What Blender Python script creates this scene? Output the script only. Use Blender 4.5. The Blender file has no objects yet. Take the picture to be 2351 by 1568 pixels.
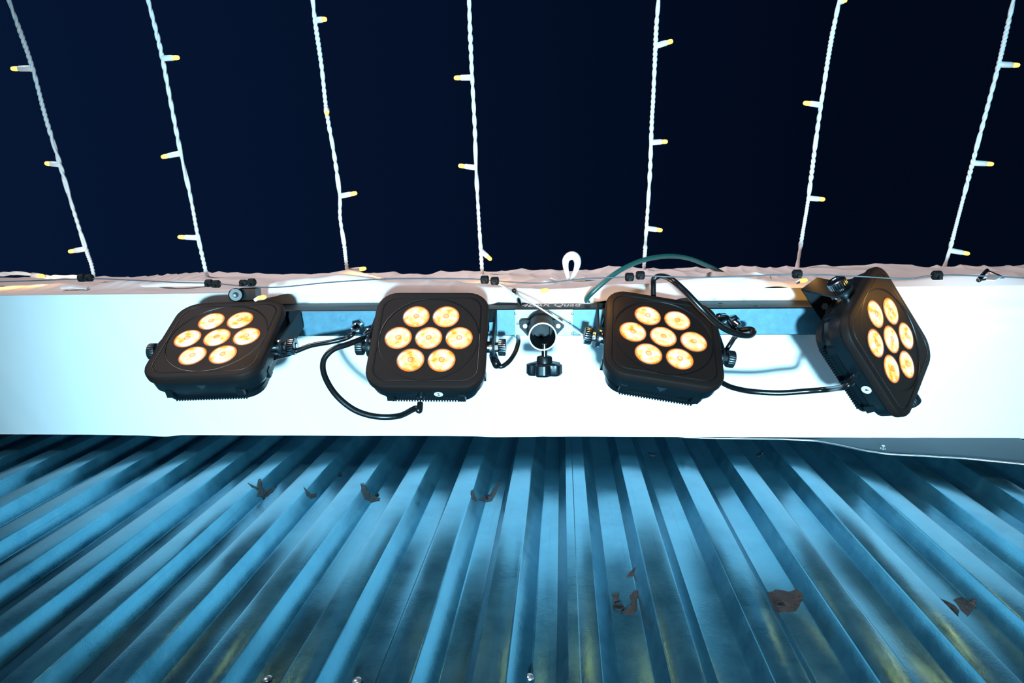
import bpy, bmesh, math, random
from mathutils import Vector, Matrix
from mathutils.geometry import tessellate_polygon
random.seed(7)
SC = bpy.context.scene
COL = SC.collection
# ------------------------------------------------------------------ camera
F = 1567.0; CX, CY = 1175.5, 784.0
CAMZ = 1.6
_z = Vector((115, 294, -F)).normalized()                 # world up seen from the camera
_x = Vector((1, .004, (115 + 294 * .004) / F)); _x = (_x - _z * _x.dot(_z)).normalized()
_y = _z.cross(_x)
RW = Matrix((_x, _y, _z))                                # camera axes -> world axes
C0 = Vector((0, 0, CAMZ))
cam = bpy.data.cameras.new('camera'); co = bpy.data.objects.new('camera', cam); COL.objects.link(co)
cam.sensor_width = 36; cam.lens = F / 2351 * 36; cam.clip_start = .02
co.matrix_world = Matrix.Translation(C0) @ RW.to_4x4()
SC.camera = co
def ray(px, py): return RW @ Vector(((px - CX) / F, (CY - py) / F, -1))
def at_d(px, py, d): return C0 + ray(px, py) * d
def on_z(px, py, h): r = ray(px, py); return C0 + r * (h / r.z)      # h above the lens
def on_y(px, py, y): r = ray(px, py); return C0 + r * (y / r.y)
def w2p(p):
    q = RW.transposed() @ (Vector(p) - C0); return (CX + F * q.x / -q.z, CY - F * q.y / -q.z, -q.z)
# ------------------------------------------------------------------ world, light, exposure
vs = SC.view_settings
vs.view_transform = 'Standard'; vs.look = 'None'; vs.gamma = 1; vs.exposure = 0; vs.use_curve_mapping = False
world = bpy.data.worlds.new('night_sky'); SC.world = world; world.use_nodes = True
nt = world.node_tree; bg = nt.nodes['Background']
tc = nt.nodes.new('ShaderNodeTexCoord'); sx = nt.nodes.new('ShaderNodeSeparateXYZ'); mr = nt.nodes.new('ShaderNodeMapRange'); mx = nt.nodes.new('ShaderNodeMix')
mx.data_type = 'RGBA'
nt.links.new(tc.outputs['Generated'], sx.inputs[0]); nt.links.new(sx.outputs['X'], mr.inputs['Value'])
mr.inputs['From Min'].default_value = -.75; mr.inputs['From Max'].default_value = .35
nt.links.new(mr.outputs[0], mx.inputs['Factor'])
mx.inputs['A'].default_value = (.0022, .0085, .033, 1); mx.inputs['B'].default_value = (.0006, .0026, .0095, 1)
nt.links.new(mx.outputs['Result'], bg.inputs['Color'])
def lamp(name, kind, loc, energy, color, target=None, size=.1, spot=60, blend=.3):
    l = bpy.data.lights.new(name, kind); l.energy = energy; l.color = color
    if kind == 'SPOT': l.spot_size = math.radians(spot); l.spot_blend = blend
    if kind in ('SPOT', 'POINT'): l.shadow_soft_size = size
    o = bpy.data.objects.new(name, l); COL.objects.link(o); o.location = loc
    if target is not None: o.rotation_euler = (Vector(target) - Vector(loc)).to_track_quat('-Z', 'Y').to_euler()
    return o
HS = 1.115                                               # underside of the wrapped beam, above the lens
YW = .405                                                # outer plane of the corrugated wall
# two floor uplights beside the wall (out of frame, below)
lamp('uplight', 'SPOT', (.16, .145, .25), 640, (.42, .80, 1.0), (.0, .2, CAMZ + HS), .07, 53, .8)
# warm lamp high in front (out of frame): the beam shades the upper wall from it
lamp('front_lamp', 'SPOT', (-2.8, -4.6, CAMZ + 1.25), 1250, (1.0, .84, .82), (0, .2, CAMZ + 1.9), .8, 34, .9)
# ------------------------------------------------------------------ helpers
def lift(v): return [Vector(p) for p in v]
def mesh(name, verts, faces, mat, parent=None, smooth=False, kind=None, label=None, center=True):
    me = bpy.data.meshes.new(name); verts = lift(verts)
    c = Vector((0, 0, 0))
    if center and verts:
        c = sum(verts, Vector((0, 0, 0))) / len(verts)
    me.from_pydata([v - c for v in verts], [], faces); me.validate(); me.update()
    bm = bmesh.new(); bm.from_mesh(me); bmesh.ops.recalc_face_normals(bm, faces=bm.faces); bm.to_mesh(me); bm.free()
    if smooth:
        for p in me.polygons: p.use_smooth = True
        if smooth != True: me.set_sharp_from_angle(angle=math.radians(smooth))
    o = bpy.data.objects.new(name, me); COL.objects.link(o)
    if mat: me.materials.append(mat)
    o.location = c
    if parent is not None:
        o.parent = parent
        if parent.get('_w'):                              # parts given in world coordinates
            o['_w'] = 1; o['_o'] = tuple(c)
            o.location = c - Vector(parent['_o'])
    if kind: o['kind'] = kind
    if label: o['label'] = label
    return o
def root(name, loc, label=None, cat=None, group=None, kind=None):
    o = bpy.data.objects.new(name, None); COL.objects.link(o); o.location = loc; o.empty_display_size = .02
    o['_w'] = 1; o['_o'] = tuple(loc)
    tag(o, label, cat, group, kind); return o
def tag(o, label=None, cat=None, group=None, kind=None):
    for k, v in (('label', label), ('category', cat), ('group', group), ('kind', kind)):
        if v: o[k] = v
class MB:
    def __init__(s): s.v = []; s.f = []
    def add(s, v, f):
        n = len(s.v); s.v += lift(v); s.f += [tuple(i + n for i in q) for q in f]; return s
    def box(s, c, sx, sy, sz, M=None, taper=1.0):
        v = [Vector((x * sx / 2 * (taper if z > 0 else 1), y * sy / 2 * (taper if z > 0 else 1), z * sz / 2)) for z in (-1, 1) for y in (-1, 1) for x in (-1, 1)]
        M = M or Matrix.Identity(3)
        return s.add([M @ p + Vector(c) for p in v], [(0, 2, 3, 1), (4, 5, 7, 6), (0, 1, 5, 4), (2, 6, 7, 3), (0, 4, 6, 2), (1, 3, 7, 5)])
    def loops(s, L, cap0=True, cap1=True):
        n = len(L[0]); v = [p for l in L for p in l]; f = []
        for k in range(len(L) - 1):
            for i in range(n):
                j = (i + 1) % n; f.append((k * n + i, k * n + j, (k + 1) * n + j, (k + 1) * n + i))
        if cap0: f.append(tuple(range(n)))
        if cap1: f.append(tuple(reversed(range((len(L) - 1) * n, len(L) * n))))
        return s.add(v, f)
    def lathe(s, a, axis, prof, n=24, cap0=True, cap1=True, wave=None):
        """prof: list of (distance along axis, radius)"""
        ax = Vector(axis).normalized(); u = ax.orthogonal().normalized(); w = ax.cross(u)
        L = []
        for (t, r) in prof:
            L.append([Vector(a) + ax * t + (u * math.cos(q) + w * math.sin(q)) * (r * (wave(q) if wave else 1)) for q in [2 * math.pi * i / n for i in range(n)]])
        return s.loops(L, cap0, cap1)
    def tube(s, pts, r, n=8, cap=True):
        pts = lift(pts); L = []; up = None
        for i, p in enumerate(pts):
            t = (pts[min(i + 1, len(pts) - 1)] - pts[max(i - 1, 0)]).normalized()
            if up is None: up = t.orthogonal().normalized()
            up = (up - t * up.dot(t)).normalized(); w = t.cross(up)
            rr = r(i / (len(pts) - 1)) if callable(r) else r
            L.append([p + (up * math.cos(2 * math.pi * k / n) + w * math.sin(2 * math.pi * k / n)) * rr for k in range(n)])
        return s.loops(L, cap, cap)
    def build(s, name, mat, parent=None, smooth=False, **k): return mesh(name, s.v, s.f, mat, parent, smooth, **k)
def smooth_path(P, m=8):
    P = lift(P); Q = [P[0] * 2 - P[1]] + P + [P[-1] * 2 - P[-2]]; out = []
    for i in range(1, len(Q) - 2):
        a, b, c, d = Q[i - 1:i + 3]
        for k in range(m):
            t = k / m
            out.append(.5 * ((2 * b) + (c - a) * t + (2 * a - 5 * b + 4 * c - d) * t * t + (3 * b - a - 3 * c + d) * t ** 3))
    out.append(P[-1]); return out
def grid(name, fn, nu, nv, mat, parent=None, smooth=True, **k):
    v = [fn(i / nu, j / nv) for j in range(nv + 1) for i in range(nu + 1)]
    f = [(j * (nu + 1) + i, j * (nu + 1) + i + 1, (j + 1) * (nu + 1) + i + 1, (j + 1) * (nu + 1) + i) for j in range(nv) for i in range(nu)]
    return mesh(name, v, f, mat, parent, smooth, **k)
def solid(o, t, off=0):
    m = o.modifiers.new('thickness', 'SOLIDIFY'); m.thickness = t; m.offset = off; return o
def lerp(a, b, t): return a + (b - a) * t
def interp(P, x):
    if x <= P[0][0]: return P[0][1]
    for (a, b), (c, d) in zip(P, P[1:]):
        if x <= c: return lerp(b, d, (x - a) / (c - a))
    return P[-1][1]
from functools import lru_cache
@lru_cache(maxsize=None)
def hsh(k, seed): return random.Random(k * 7919 + seed * 104729).random() * 2 - 1
def vnoise(x, seed=0):
    i = math.floor(x); t = x - i; t = t * t * (3 - 2 * t)
    h = lambda k: hsh(k, seed)
    return lerp(h(i), h(i + 1), t)
# ------------------------------------------------------------------ materials
def mat(name, color, rough=.5, metal=0., bump=None, vary=None, spec=None, emit=None, sheen=None):
    m = bpy.data.materials.new(name); m.use_nodes = True; n = m.node_tree; b = n.nodes['Principled BSDF']
    b.inputs['Base Color'].default_value = (*color, 1); b.inputs['Roughness'].default_value = rough; b.inputs['Metallic'].default_value = metal
    if spec is not None: b.inputs['Specular IOR Level'].default_value = spec
    t = n.nodes.new('ShaderNodeTexCoord')
    if vary:                                             # (scale, dark factor)
        x = n.nodes.new('ShaderNodeTexNoise'); x.inputs['Scale'].default_value = vary[0]; x.inputs['Detail'].default_value = 5
        n.links.new(t.outputs['Object'], x.inputs['Vector'])
        r = n.nodes.new('ShaderNodeValToRGB'); r.color_ramp.elements[0].position = .3; r.color_ramp.elements[1].position = .7
        r.color_ramp.elements[0].color = (*[c * vary[1] for c in color], 1); r.color_ramp.elements[1].color = (*color, 1)
        n.links.new(x.outputs['Fac'], r.inputs['Fac']); n.links.new(r.outputs['Color'], b.inputs['Base Color'])
    if bump:                                             # (scale, strength, distance)
        x = n.nodes.new('ShaderNodeTexNoise'); x.inputs['Scale'].default_value = bump[0]; x.inputs['Detail'].default_value = 3
        n.links.new(t.outputs['Object'], x.inputs['Vector'])
        p = n.nodes.new('ShaderNodeBump'); p.inputs['Strength'].default_value = bump[1]; p.inputs['Distance'].default_value = bump[2]
        n.links.new(x.outputs['Fac'], p.inputs['Height']); n.links.new(p.outputs['Normal'], b.inputs['Normal'])
    if emit:
        b.inputs['Emission Color'].default_value = (*emit[0], 1); b.inputs['Emission Strength'].default_value = emit[1]
    return m
def galvanised():
    m = bpy.data.materials.new('galvanised_steel'); m.use_nodes = True; n = m.node_tree; b = n.nodes['Principled BSDF']; L = n.links.new
    t = n.nodes.new('ShaderNodeTexCoord')
    def noise(scale, detail, rough=.6, vec=None):
        x = n.nodes.new('ShaderNodeTexNoise'); x.inputs['Scale'].default_value = scale; x.inputs['Detail'].default_value = detail; x.inputs['Roughness'].default_value = rough
        L(vec or t.outputs['Object'], x.inputs['Vector']); return x.outputs['Fac']
    def rng(src, a, b_, c=.3, d=.7):
        r = n.nodes.new('ShaderNodeMapRange'); r.inputs['From Min'].default_value = c; r.inputs['From Max'].default_value = d
        r.inputs['To Min'].default_value = a; r.inputs['To Max'].default_value = b_; L(src, r.inputs['Value']); return r.outputs[0]
    mp = n.nodes.new('ShaderNodeMapping'); mp.inputs['Scale'].default_value = (380, 380, 4); L(t.outputs['Object'], mp.inputs['Vector'])
    cloud = noise(22, 8, .72); drawn = noise(1, 3, .5, mp.outputs[0]); fine = noise(420, 3)
    a = n.nodes.new('ShaderNodeMix'); a.data_type = 'RGBA'; L(rng(cloud, 0, 1), a.inputs['Factor'])
    a.inputs['A'].default_value = (.03, .17, .26, 1); a.inputs['B'].default_value = (.085, .30, .41, 1)
    d = n.nodes.new('ShaderNodeMix'); d.data_type = 'RGBA'; d.inputs['B'].default_value = (.03, .10, .15, 1); L(rng(drawn, 0, .45, .62, .74), d.inputs['Factor'])
    L(a.outputs['Result'], d.inputs['A']); L(d.outputs['Result'], b.inputs['Base Color'])
    b.inputs['Metallic'].default_value = .72
    L(rng(cloud, .17, .27), b.inputs['Roughness'])
    bp = n.nodes.new('ShaderNodeBump'); bp.inputs['Strength'].default_value = .16; bp.inputs['Distance'].default_value = .0004; L(fine, bp.inputs['Height'])
    b2 = n.nodes.new('ShaderNodeBump'); b2.inputs['Strength'].default_value = .25; b2.inputs['Distance'].default_value = .0006; L(cloud, b2.inputs['Height']); L(bp.outputs['Normal'], b2.inputs['Normal'])
    L(b2.outputs['Normal'], b.inputs['Normal'])
    return m
def lens_mat():
    """glass optic over a lit amber chip: bright body, orange chip image, orange rim (object space, radius .019)"""
    m = bpy.data.materials.new('lit_amber_lens'); m.use_nodes = True; n = m.node_tree; b = n.nodes['Principled BSDF']; L = n.links.new
    t = n.nodes.new('ShaderNodeTexCoord'); oi = n.nodes.new('ShaderNodeObjectInfo')
    s = n.nodes.new('ShaderNodeSeparateXYZ'); L(t.outputs['Object'], s.inputs[0]); cb = n.nodes.new('ShaderNodeCombineXYZ'); L(s.outputs['X'], cb.inputs['X']); L(s.outputs['Y'], cb.inputs['Y'])
    ln = n.nodes.new('ShaderNodeVectorMath'); ln.operation = 'LENGTH'; L(cb.outputs[0], ln.inputs[0])
    dv = n.nodes.new('ShaderNodeMath'); dv.operation = 'DIVIDE'; dv.inputs[1].default_value = .019; L(ln.outputs['Value'], dv.inputs[0])
    ad = n.nodes.new('ShaderNodeVectorMath'); ad.operation = 'ADD'; L(t.outputs['Object'], ad.inputs[0]); L(oi.outputs['Random'], ad.inputs[1])
    x = n.nodes.new('ShaderNodeTexNoise'); x.inputs['Scale'].default_value = 95; x.inputs['Detail'].default_value = 2; L(ad.outputs[0], x.inputs['Vector'])
    # faint concentric facets
    w = n.nodes.new('ShaderNodeMath'); w.operation = 'SINE'; ml = n.nodes.new('ShaderNodeMath'); ml.operation = 'MULTIPLY'; ml.inputs[1].default_value = 55; L(dv.outputs[0], ml.inputs[0]); L(ml.outputs[0], w.inputs[0])
    q = n.nodes.new('ShaderNodeMath'); q.operation = 'MULTIPLY_ADD'; q.inputs[1].default_value = .02; L(w.outputs[0], q.inputs[0]); L(x.outputs['Fac'], q.inputs[2])
    r = n.nodes.new('ShaderNodeValToRGB'); e = r.color_ramp.elements
    e[0].position = .40; e[0].color = (1.0, .90, .66, 1); e[1].position = .70; e[1].color = (1.0, .40, .02, 1)
    k = e.new(.55); k.color = (1.0, .74, .30, 1)
    L(q.outputs[0], r.inputs['Fac'])
    # radial: chip image in the middle, rim at the edge
    rad = n.nodes.new('ShaderNodeValToRGB'); e = rad.color_ramp.elements; rad.color_ramp.interpolation = 'EASE'
    e[0].position = .0; e[0].color = (.75,) * 3 + (1,); e[1].position = 1.; e[1].color = (1,) * 3 + (1,)
    for p, g in ((.10, .2), (.17, .8), (.28, .0), (.80, .0), (.93, .85)):
        k = e.new(p); k.color = (g, g, g, 1)
    L(dv.outputs[0], rad.inputs['Fac'])
    c = n.nodes.new('ShaderNodeMix'); c.data_type = 'RGBA'; L(rad.outputs['Color'], c.inputs['Factor']); L(r.outputs['Color'], c.inputs['A']); c.inputs['B'].default_value = (.95, .17, .008, 1)
    b.inputs['Base Color'].default_value = (.02, .015, .01, 1); b.inputs['Roughness'].default_value = .15
    L(c.outputs['Result'], b.inputs['Emission Color']); b.inputs['Emission Strength'].default_value = 1.5
    return m
M = dict(
    steel=galvanised(),
    cloth=mat('white_cloth', (.86, .86, .87), .9, bump=(900, .15, .0006), spec=.1),
    fold=mat('draped_white_cloth', (.80, .77, .78), .9, bump=(700, .12, .0006), spec=.1),
    plastic=mat('black_plastic', (.0025, .0065, .0095), .36, bump=(700, .08, .0004)),
    face=mat('matt_black_front', (.0095, .0055, .0048), .6, bump=(900, .12, .0003), spec=.2),
    metal=mat('black_powder_coat', (.006, .012, .016), .5, bump=(1200, .1, .0003), spec=.2),
    centreplate=mat('bright_zinc_plate', (.36, .52, .60), .45, .15, vary=(90, .8)),
    barbottom=mat('grey_zinc_plate', (.085, .24, .33), .5, .15, vary=(90, .75), bump=(1100, .15, .0004)),
    chrome=mat('chrome', (.75, .76, .78), .13, 1.),
    steelknob=mat('dark_chrome', (.30, .33, .36), .22, 1.),
    rubber=mat('black_rubber_cable', (.006, .006, .007), .28),
    green=mat('green_cable_jacket', (.01, .075, .07), .35),
    orange=mat('grey_zip_tie', (.72, .68, .63), .4),
    pvc=mat('white_pvc_cord', (.85, .85, .85), .35),
    holder=mat('white_bulb_holder', (.88, .87, .84), .35),
    bulb=mat('lit_amber_bulb', (.30, .16, .04), .3, emit=((1, .55, .13), 2.0)),
    wire=mat('steel_wire', (.10, .11, .125), .55, .4),
    clip=mat('black_clip', (.005, .005, .006), .65, spec=.2),
    smear=mat('dark_sealant', (.035, .04, .045), .55, vary=(160, .45), bump=(260, .6, .002)),
    rust=mat('rusty_sealant', (.05, .034, .03), .6, vary=(160, .4), bump=(260, .6, .002)),
    hole=mat('dark_hole', (.004, .004, .005), .8),
    rivet=mat('bare_rivet', (.55, .56, .57), .35, .9),
    flash=mat('grey_flashing', (.010, .05, .08), .6, .1, vary=(14, .8)),
    timber=mat('beam_timber', (.12, .10, .08), .8, vary=(20, .6)),
    white=mat('white_sticker', (.8, .82, .82), .5), ink=mat('black_ink', (.01, .01, .01), .6),
    print=mat('silver_print', (.62, .63, .65), .4), emboss=mat('moulded_mark', (.016, .026, .032), .35),
    asphalt=mat('asphalt', (.035, .036, .04), .9, vary=(30, .6), bump=(200, .4, .004)),
    lens=lens_mat(), ring=mat('lens_seat', (.05, .022, .012), .4),
)
def text(name, body, size, mat_, parent, Mx, thick=.0002, shear=0., xs=1.):
    """flat print, turned into a mesh; Mx maps text space (x right, y up, z out)"""
    c = bpy.data.curves.new(name, 'FONT'); c.body = body; c.size = size; c.extrude = thick; c.shear = shear; c.align_x = 'CENTER'; c.align_y = 'CENTER'; c.resolution_u = 4
    o = bpy.data.objects.new(name, c); COL.objects.link(o)
    bpy.context.view_layer.update()
    me = bpy.data.meshes.new_from_object(o.evaluated_get(bpy.context.evaluated_depsgraph_get()))
    bpy.data.objects.remove(o); V = [Mx @ Vector((v.co.x * xs, v.co.y, v.co.z)) for v in me.vertices]; Fc = [tuple(p.vertices) for p in me.polygons]
    bpy.data.meshes.remove(me)
    return mesh(name, V, Fc, mat_, parent)
# ================================================================== SETTING
g = mesh('floor', [(-6, -6, -.05), (6, -6, -.05), (6, 6, -.05), (-6, 6, -.05), (-6, -6, 0), (6, -6, 0), (6, 6, 0), (-6, 6, 0)],
         [(0, 3, 2, 1), (4, 5, 6, 7), (0, 1, 5, 4), (1, 2, 6, 5), (2, 3, 7, 6), (3, 0, 4, 7)], M['asphalt']); g['kind'] = 'structure'
# ---- corrugated wall: two lapped sheets; the lap runs down the rib under the middle of the light bar
PER, PER_L = .0896, .0849; DEP = .024
X0 = on_y(1375, 1467, YW).x                              # right edge of the lapped rib
TOP = .030                                               # flat top of a rib (metres); flank angles bent per rib to steer reflections
FLANK = {-7: 19.5, -6: 22, -5: 25.5, -4: 29.5, -3: 34, -2: 38, -1: 40}
def SRk(k): return DEP * math.tan(math.radians(FLANK.get(k, 17 if k < 0 else 36)))     # right flank of the rib that ends at X0 + k * PER
def SLk(k): return DEP * math.tan(math.radians(max(13, min(24, 22 - 1.1 * k))))           # left flank of the next rib
def wall_y(x):
    return sheet_y(x) - (.0022 if x > X0 - TOP else 0)
def sheet_y(x):
    """depth of the sheet face at x"""
    per = PER if x >= X0 else PER_L; k = math.floor((x - X0) / per); t = (x - X0) - k * per; SR, SL = SRk(k), SLk(k); VAL = per - TOP - SL - SR
    if t < SR: return YW + DEP * t / SR
    if t < SR + VAL: return YW + DEP
    if t < SR + VAL + SL: return YW + DEP * (1 - (t - SR - VAL) / SL)
    return YW
wall = root('wall_back', (0, YW, 0), kind='structure', label='corrugated galvanised steel wall below the wrapped beam')
def profile(k0, k1, lift_=0., start=None):
    P = []
    for k in range(k0, k1):
        per = PER if k >= 0 else PER_L; b = X0 + k * per; SR, SL = SRk(k), SLk(k); VAL = per - TOP - SL - SR
        seq = [(0, 0), (SR, DEP), (SR + VAL, DEP), (SR + VAL + SL, 0), (per, 0)]
        fil = .0018
        for i, (t, d) in enumerate(seq[:-1]):
            nx = seq[i + 1]; pv = seq[i - 1] if i else (-TOP, 0)
            va = (Vector((pv[0] - t, pv[1] - d)).normalized(), Vector((nx[0] - t, nx[1] - d)).normalized())
            a = Vector((t, d)) + va[0] * fil; c = Vector((t, d)) + va[1] * fil; m_ = (a + c) / 2 * .5 + Vector((t, d)) * .5
            for q in (a, m_, c): P.append((b + q.x, YW + q.y - lift_))
    return P
def sheet(P, z0, z1, nz=26):
    rnd = random.Random(3)
    def fn(u, v):
        i = min(int(round(u * (len(P) - 1))), len(P) - 1); x, y = P[i]; z = lerp(z0, z1, v)
        w = .0012 * vnoise(z * 3.1 + x * 2, 5) + .0008 * vnoise(x * 11, 9)
        return Vector((x, y + w, z))
    o = grid('corrugated_sheet', fn, len(P) - 1, nz, M['steel'], wall, smooth=28); return solid(o, .0009, 0)
PL = profile(-18, 0); PL.append((X0 - TOP * .35, YW))
PR = profile(0, 16, .0022); PR = [(X0 - TOP * .985, YW - .0012), (X0 - TOP * .98, YW - .0024), (X0 - TOP * .66, YW - .0034), (X0 - TOP * .62, YW - .0022)] + PR
sheet(PL, .0, CAMZ + 1.62); sheet(PR, .0, CAMZ + 1.62)
def on_wall(px, py, off=.0012):
    r = ray(px, py); p = C0 + r * (YW / r.y)
    # march to the sheet
    s0, s1 = (YW - .002) / r.y, (YW + DEP + .002) / r.y
    for k in range(200):
        s = lerp(s0, s1, k / 199); p = C0 + r * s
        if p.y >= wall_y(p.x) - off: break
    return C0 + r * (s - off * .3 / r.length)
def smear(name, pts, mat_, th=.0012):
    """a raised smear of old sealant lying on the sheet: px outline laid on the wall, rim + crown"""
    out = []
    n = len(pts)
    for i in range(n):
        for k in range(3):
            out.append((lerp(pts[i][0], pts[(i + 1) % n][0], k / 3) + random.uniform(-1, 1), lerp(pts[i][1], pts[(i + 1) % n][1], k / 3) + random.uniform(-1, 1)))
    V = []; cx = sum(p[0] for p in out) / len(out); cy = sum(p[1] for p in out) / len(out)
    N = len(out)
    for f, o_ in ((1, .0004), (.8, th), (.45, th * random.uniform(.9, 1.3))):
        for p in out: V.append(on_wall(cx + (p[0] - cx) * f, cy + (p[1] - cy) * f, o_))
    V.append(on_wall(cx, cy, th))
    Fc = [(k * N + i, k * N + (i + 1) % N, (k + 1) * N + (i + 1) % N, (k + 1) * N + i) for k in range(2) for i in range(N)] + [(2 * N + i, 2 * N + (i + 1) % N, 3 * N) for i in range(N)]
    return mesh(name, V, Fc, mat_, wall, True)
SM = [
    ([(568, 1108), (590, 1122), (593, 1100), (600, 1098), (604, 1120), (622, 1130), (608, 1144), (588, 1143), (592, 1130)], 'smear'),
    ([(606, 1132), (618, 1122), (636, 1116), (628, 1126), (614, 1140)], 'smear'),
    ([(697, 1116), (706, 1132), (720, 1138), (730, 1132), (726, 1142), (714, 1146), (704, 1138)], 'smear'),
    ([(828, 1111), (838, 1110), (843, 1130), (852, 1128), (848, 1143), (873, 1143), (871, 1149), (854, 1152), (838, 1148), (830, 1130)], 'smear'),
    ([(1081, 1128), (1086, 1122), (1091, 1140), (1096, 1150), (1088, 1152), (1082, 1142)], 'smear'),
    ([(1096, 1146), (1108, 1140), (1124, 1138), (1134, 1126), (1152, 1096), (1148, 1112), (1137, 1136), (1130, 1150), (1116, 1153), (1100, 1150)], 'smear'),
    ([(1436, 1324), (1444, 1316), (1470, 1286), (1466, 1302), (1450, 1326), (1440, 1328)], 'rust'),
    ([(1404, 1364), (1424, 1360), (1418, 1372), (1424, 1380), (1410, 1384)], 'rust'),
    ([(1444, 1366), (1460, 1352), (1469, 1348), (1464, 1376), (1464, 1402), (1452, 1413), (1424, 1410), (1444, 1402), (1452, 1390)], 'rust'),
    ([(1756, 1362), (1780, 1352), (1812, 1358), (1840, 1350), (1846, 1360), (1836, 1392), (1828, 1405), (1790, 1407), (1770, 1392)], 'rust'),
    ([(2128, 1366), (2140, 1362), (2160, 1374), (2190, 1388), (2204, 1402), (2200, 1412), (2182, 1416), (2168, 1410)], 'rust'),
    ([(2188, 1376), (2206, 1370), (2222, 1380), (2236, 1370), (2248, 1374), (2238, 1398), (2222, 1416), (2206, 1402)], 'smear'),
    ([(1486, 1036), (1500, 1042), (1512, 1040), (1502, 1048), (1490, 1046)], 'smear'),
    ([(1732, 1044), (1746, 1040), (1758, 1034), (1752, 1046), (1738, 1050)], 'smear'),
]
for pts, m_ in SM: smear('sealant_smear', pts, M[m_])
for px, py, r_ in ((1420, 1392, .0042), (1789, 1385, .0042), (2161, 1398, .0036), (1116, 1143, .0024), (866, 1134, .0022), (780, 1089, .0024)):
    p = on_wall(px, py, .002)
    MB().lathe(p + Vector((0, .001, 0)), (0, -1, 0), [(0, r_ * 1.5), (.0008, r_ * 1.4), (.0012, r_), (.0004, r_ * .8), (.0002, .0002)], 14).build('screw_hole', M['hole'], wall, 40)
for px, py in ((614, 1559), (820, 1563), (1216, 1555)):
    p = on_wall(px, py, .0008)
    MB().lathe(p, (0, -1, 0), [(0, .0046), (.001, .0044), (.0022, .003), (.0027, .0006)], 14).build('rivet', M['rivet'], wall, 40)
# ================================================================== BEAM
R0 = on_z(0, 997, HS); R1 = on_z(2351, 1006, HS)         # back edge of the underside
F0 = on_z(0, 678, HS); F1 = on_z(2351, 655, HS)          # front edge
YF = (F0.y + F1.y) / 2
def yf(x): return lerp(F0.y, F1.y, (x - F0.x) / (F1.x - F0.x))
def yr(x): return lerp(R0.y, R1.y, (x - R0.x) / (R1.x - R0.x))
XL, XR = F0.x - .6, F1.x + .6
HT = .38                                                 # height of the front face
ZS = CAMZ + HS
beam = root('wrapped_beam', (0, YF, ZS), 'long beam wrapped in white cloth that carries the light bar, along the wall', 'beam')
core = MB()
core.add([(XL, yf(XL) + .012, ZS + .03), (XR, yf(XR) + .012, ZS + .03), (XR, yr(XR) - .003, ZS + .03), (XL, yr(XL) - .003, ZS + .03),
          (XL, yf(XL) + .012, ZS + HT - .02), (XR, yf(XR) + .012, ZS + HT - .02), (XR, yr(XR) - .003, ZS + HT - .02), (XL, yr(XL) - .003, ZS + HT - .02)],
         [(0, 3, 2, 1), (4, 5, 6, 7), (0, 1, 5, 4), (1, 2, 6, 5), (2, 3, 7, 6), (3, 0, 4, 7)]).build('beam_core', M['timber'], beam)
xcr = on_z(2230, 712, HS).x
def soffit(u, v):
    x = lerp(XL, XR, u); y = lerp(yf(x), yr(x), v)
    z = ZS + .0011 * vnoise(x * 9 + y * 14, 2) + .0006 * vnoise(x * 31 - y * 20, 4)
    # one deep crease near the right end of the front edge
    if x > xcr - .13:
        k = min(1, (x - xcr + .13) / .12); z += .011 * k * math.exp(-((y - yf(x) - .042) / .016) ** 2)
    z -= .003 * max(0, 1 - v * 30)
    e = max(0, 1 - abs(1 - v) * 40)
    y += .0022 * e * max(0, vnoise(x * 17, 8)) ** 2 * 1.5
    return Vector((x, y, z))
grid('underside_cloth', soffit, 340, 44, M['cloth'], beam)
# front face cloth: gathers, sags and bulges
BUL = []                                                 # (x, height, half-width, half-height, how far out)
for px, py, wpx, hh, amp in ((150, 648, 150, .05, .012), (330, 645, 90, .05, .010), (640, 660, 60, .06, .014), (790, 655, 95, .07, .026), (1010, 650, 110, .06, .012), (1160, 665, 50, .06, .016),
                             (1245, 668, 60, .05, .018), (1400, 655, 90, .05, .010), (1660, 650, 120, .06, .020), (1850, 660, 60, .06, .012), (2110, 650, 90, .04, .008), (2260, 640, 120, .06, .016)):
    p = on_y(px, py, YF - .01); BUL.append((p.x, p.z - ZS, wpx * 1.3 / F, hh, amp))
xdl, xdr = on_y(492, 690, YF).x, on_y(1900, 690, YF).x
def droop(x):
    a = min(1, max(0, (x - xdl) / .03)) * min(1, max(0, (xdr - x) / .05))
    return a * (.026 + .004 * vnoise(x * 7, 41) + .002 * vnoise(x * 29, 42))
def fascia(u, v):
    x = lerp(XL, XR, u); dr = droop(x); h = lerp(-dr, HT + .02, v)
    y = yf(x) + .006 * v + (.024 * min(1, -h / .024) * dr / .026 if h < 0 else 0)
    y -= .006 * math.exp(-((h - .05) / .05) ** 2) * (.6 + .4 * vnoise(x * 3.3, 6))
    for bx, bh, w, hh, a in BUL:
        d = ((x - bx) / w) ** 2 + ((h - bh) / hh) ** 2
        if d < 9: y -= a * math.exp(-d)
    g = min(1, abs(h) * 9 + dr * 12)
    y = yf(x) + (y - yf(x)) * min(1, max(0, h / .035) + dr * 40)
    y += .0045 * vnoise(x * 11 + h * 9, 3) * g + .0018 * vnoise(x * 27 - h * 12, 12) * g
    a = abs(math.sin(x * 62 + 7 * vnoise(x * 4, 51) - h * 16 + 2 * vnoise(h * 9, 52)))
    y -= .0042 * (1 - a) ** 1.5 * g * (.45 + .55 * abs(vnoise(x * 5 + h * 6, 53)))
    f = max(0, (v - .62) / .38)
    y -= f * (.006 + .0024 * vnoise(x * 48 + h * 8, 1))
    return Vector((x, y, ZS - .003 + h + (.007 * vnoise(x * 8, 21) + .006 * vnoise(x * 37, 22)) * v * v))
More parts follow.
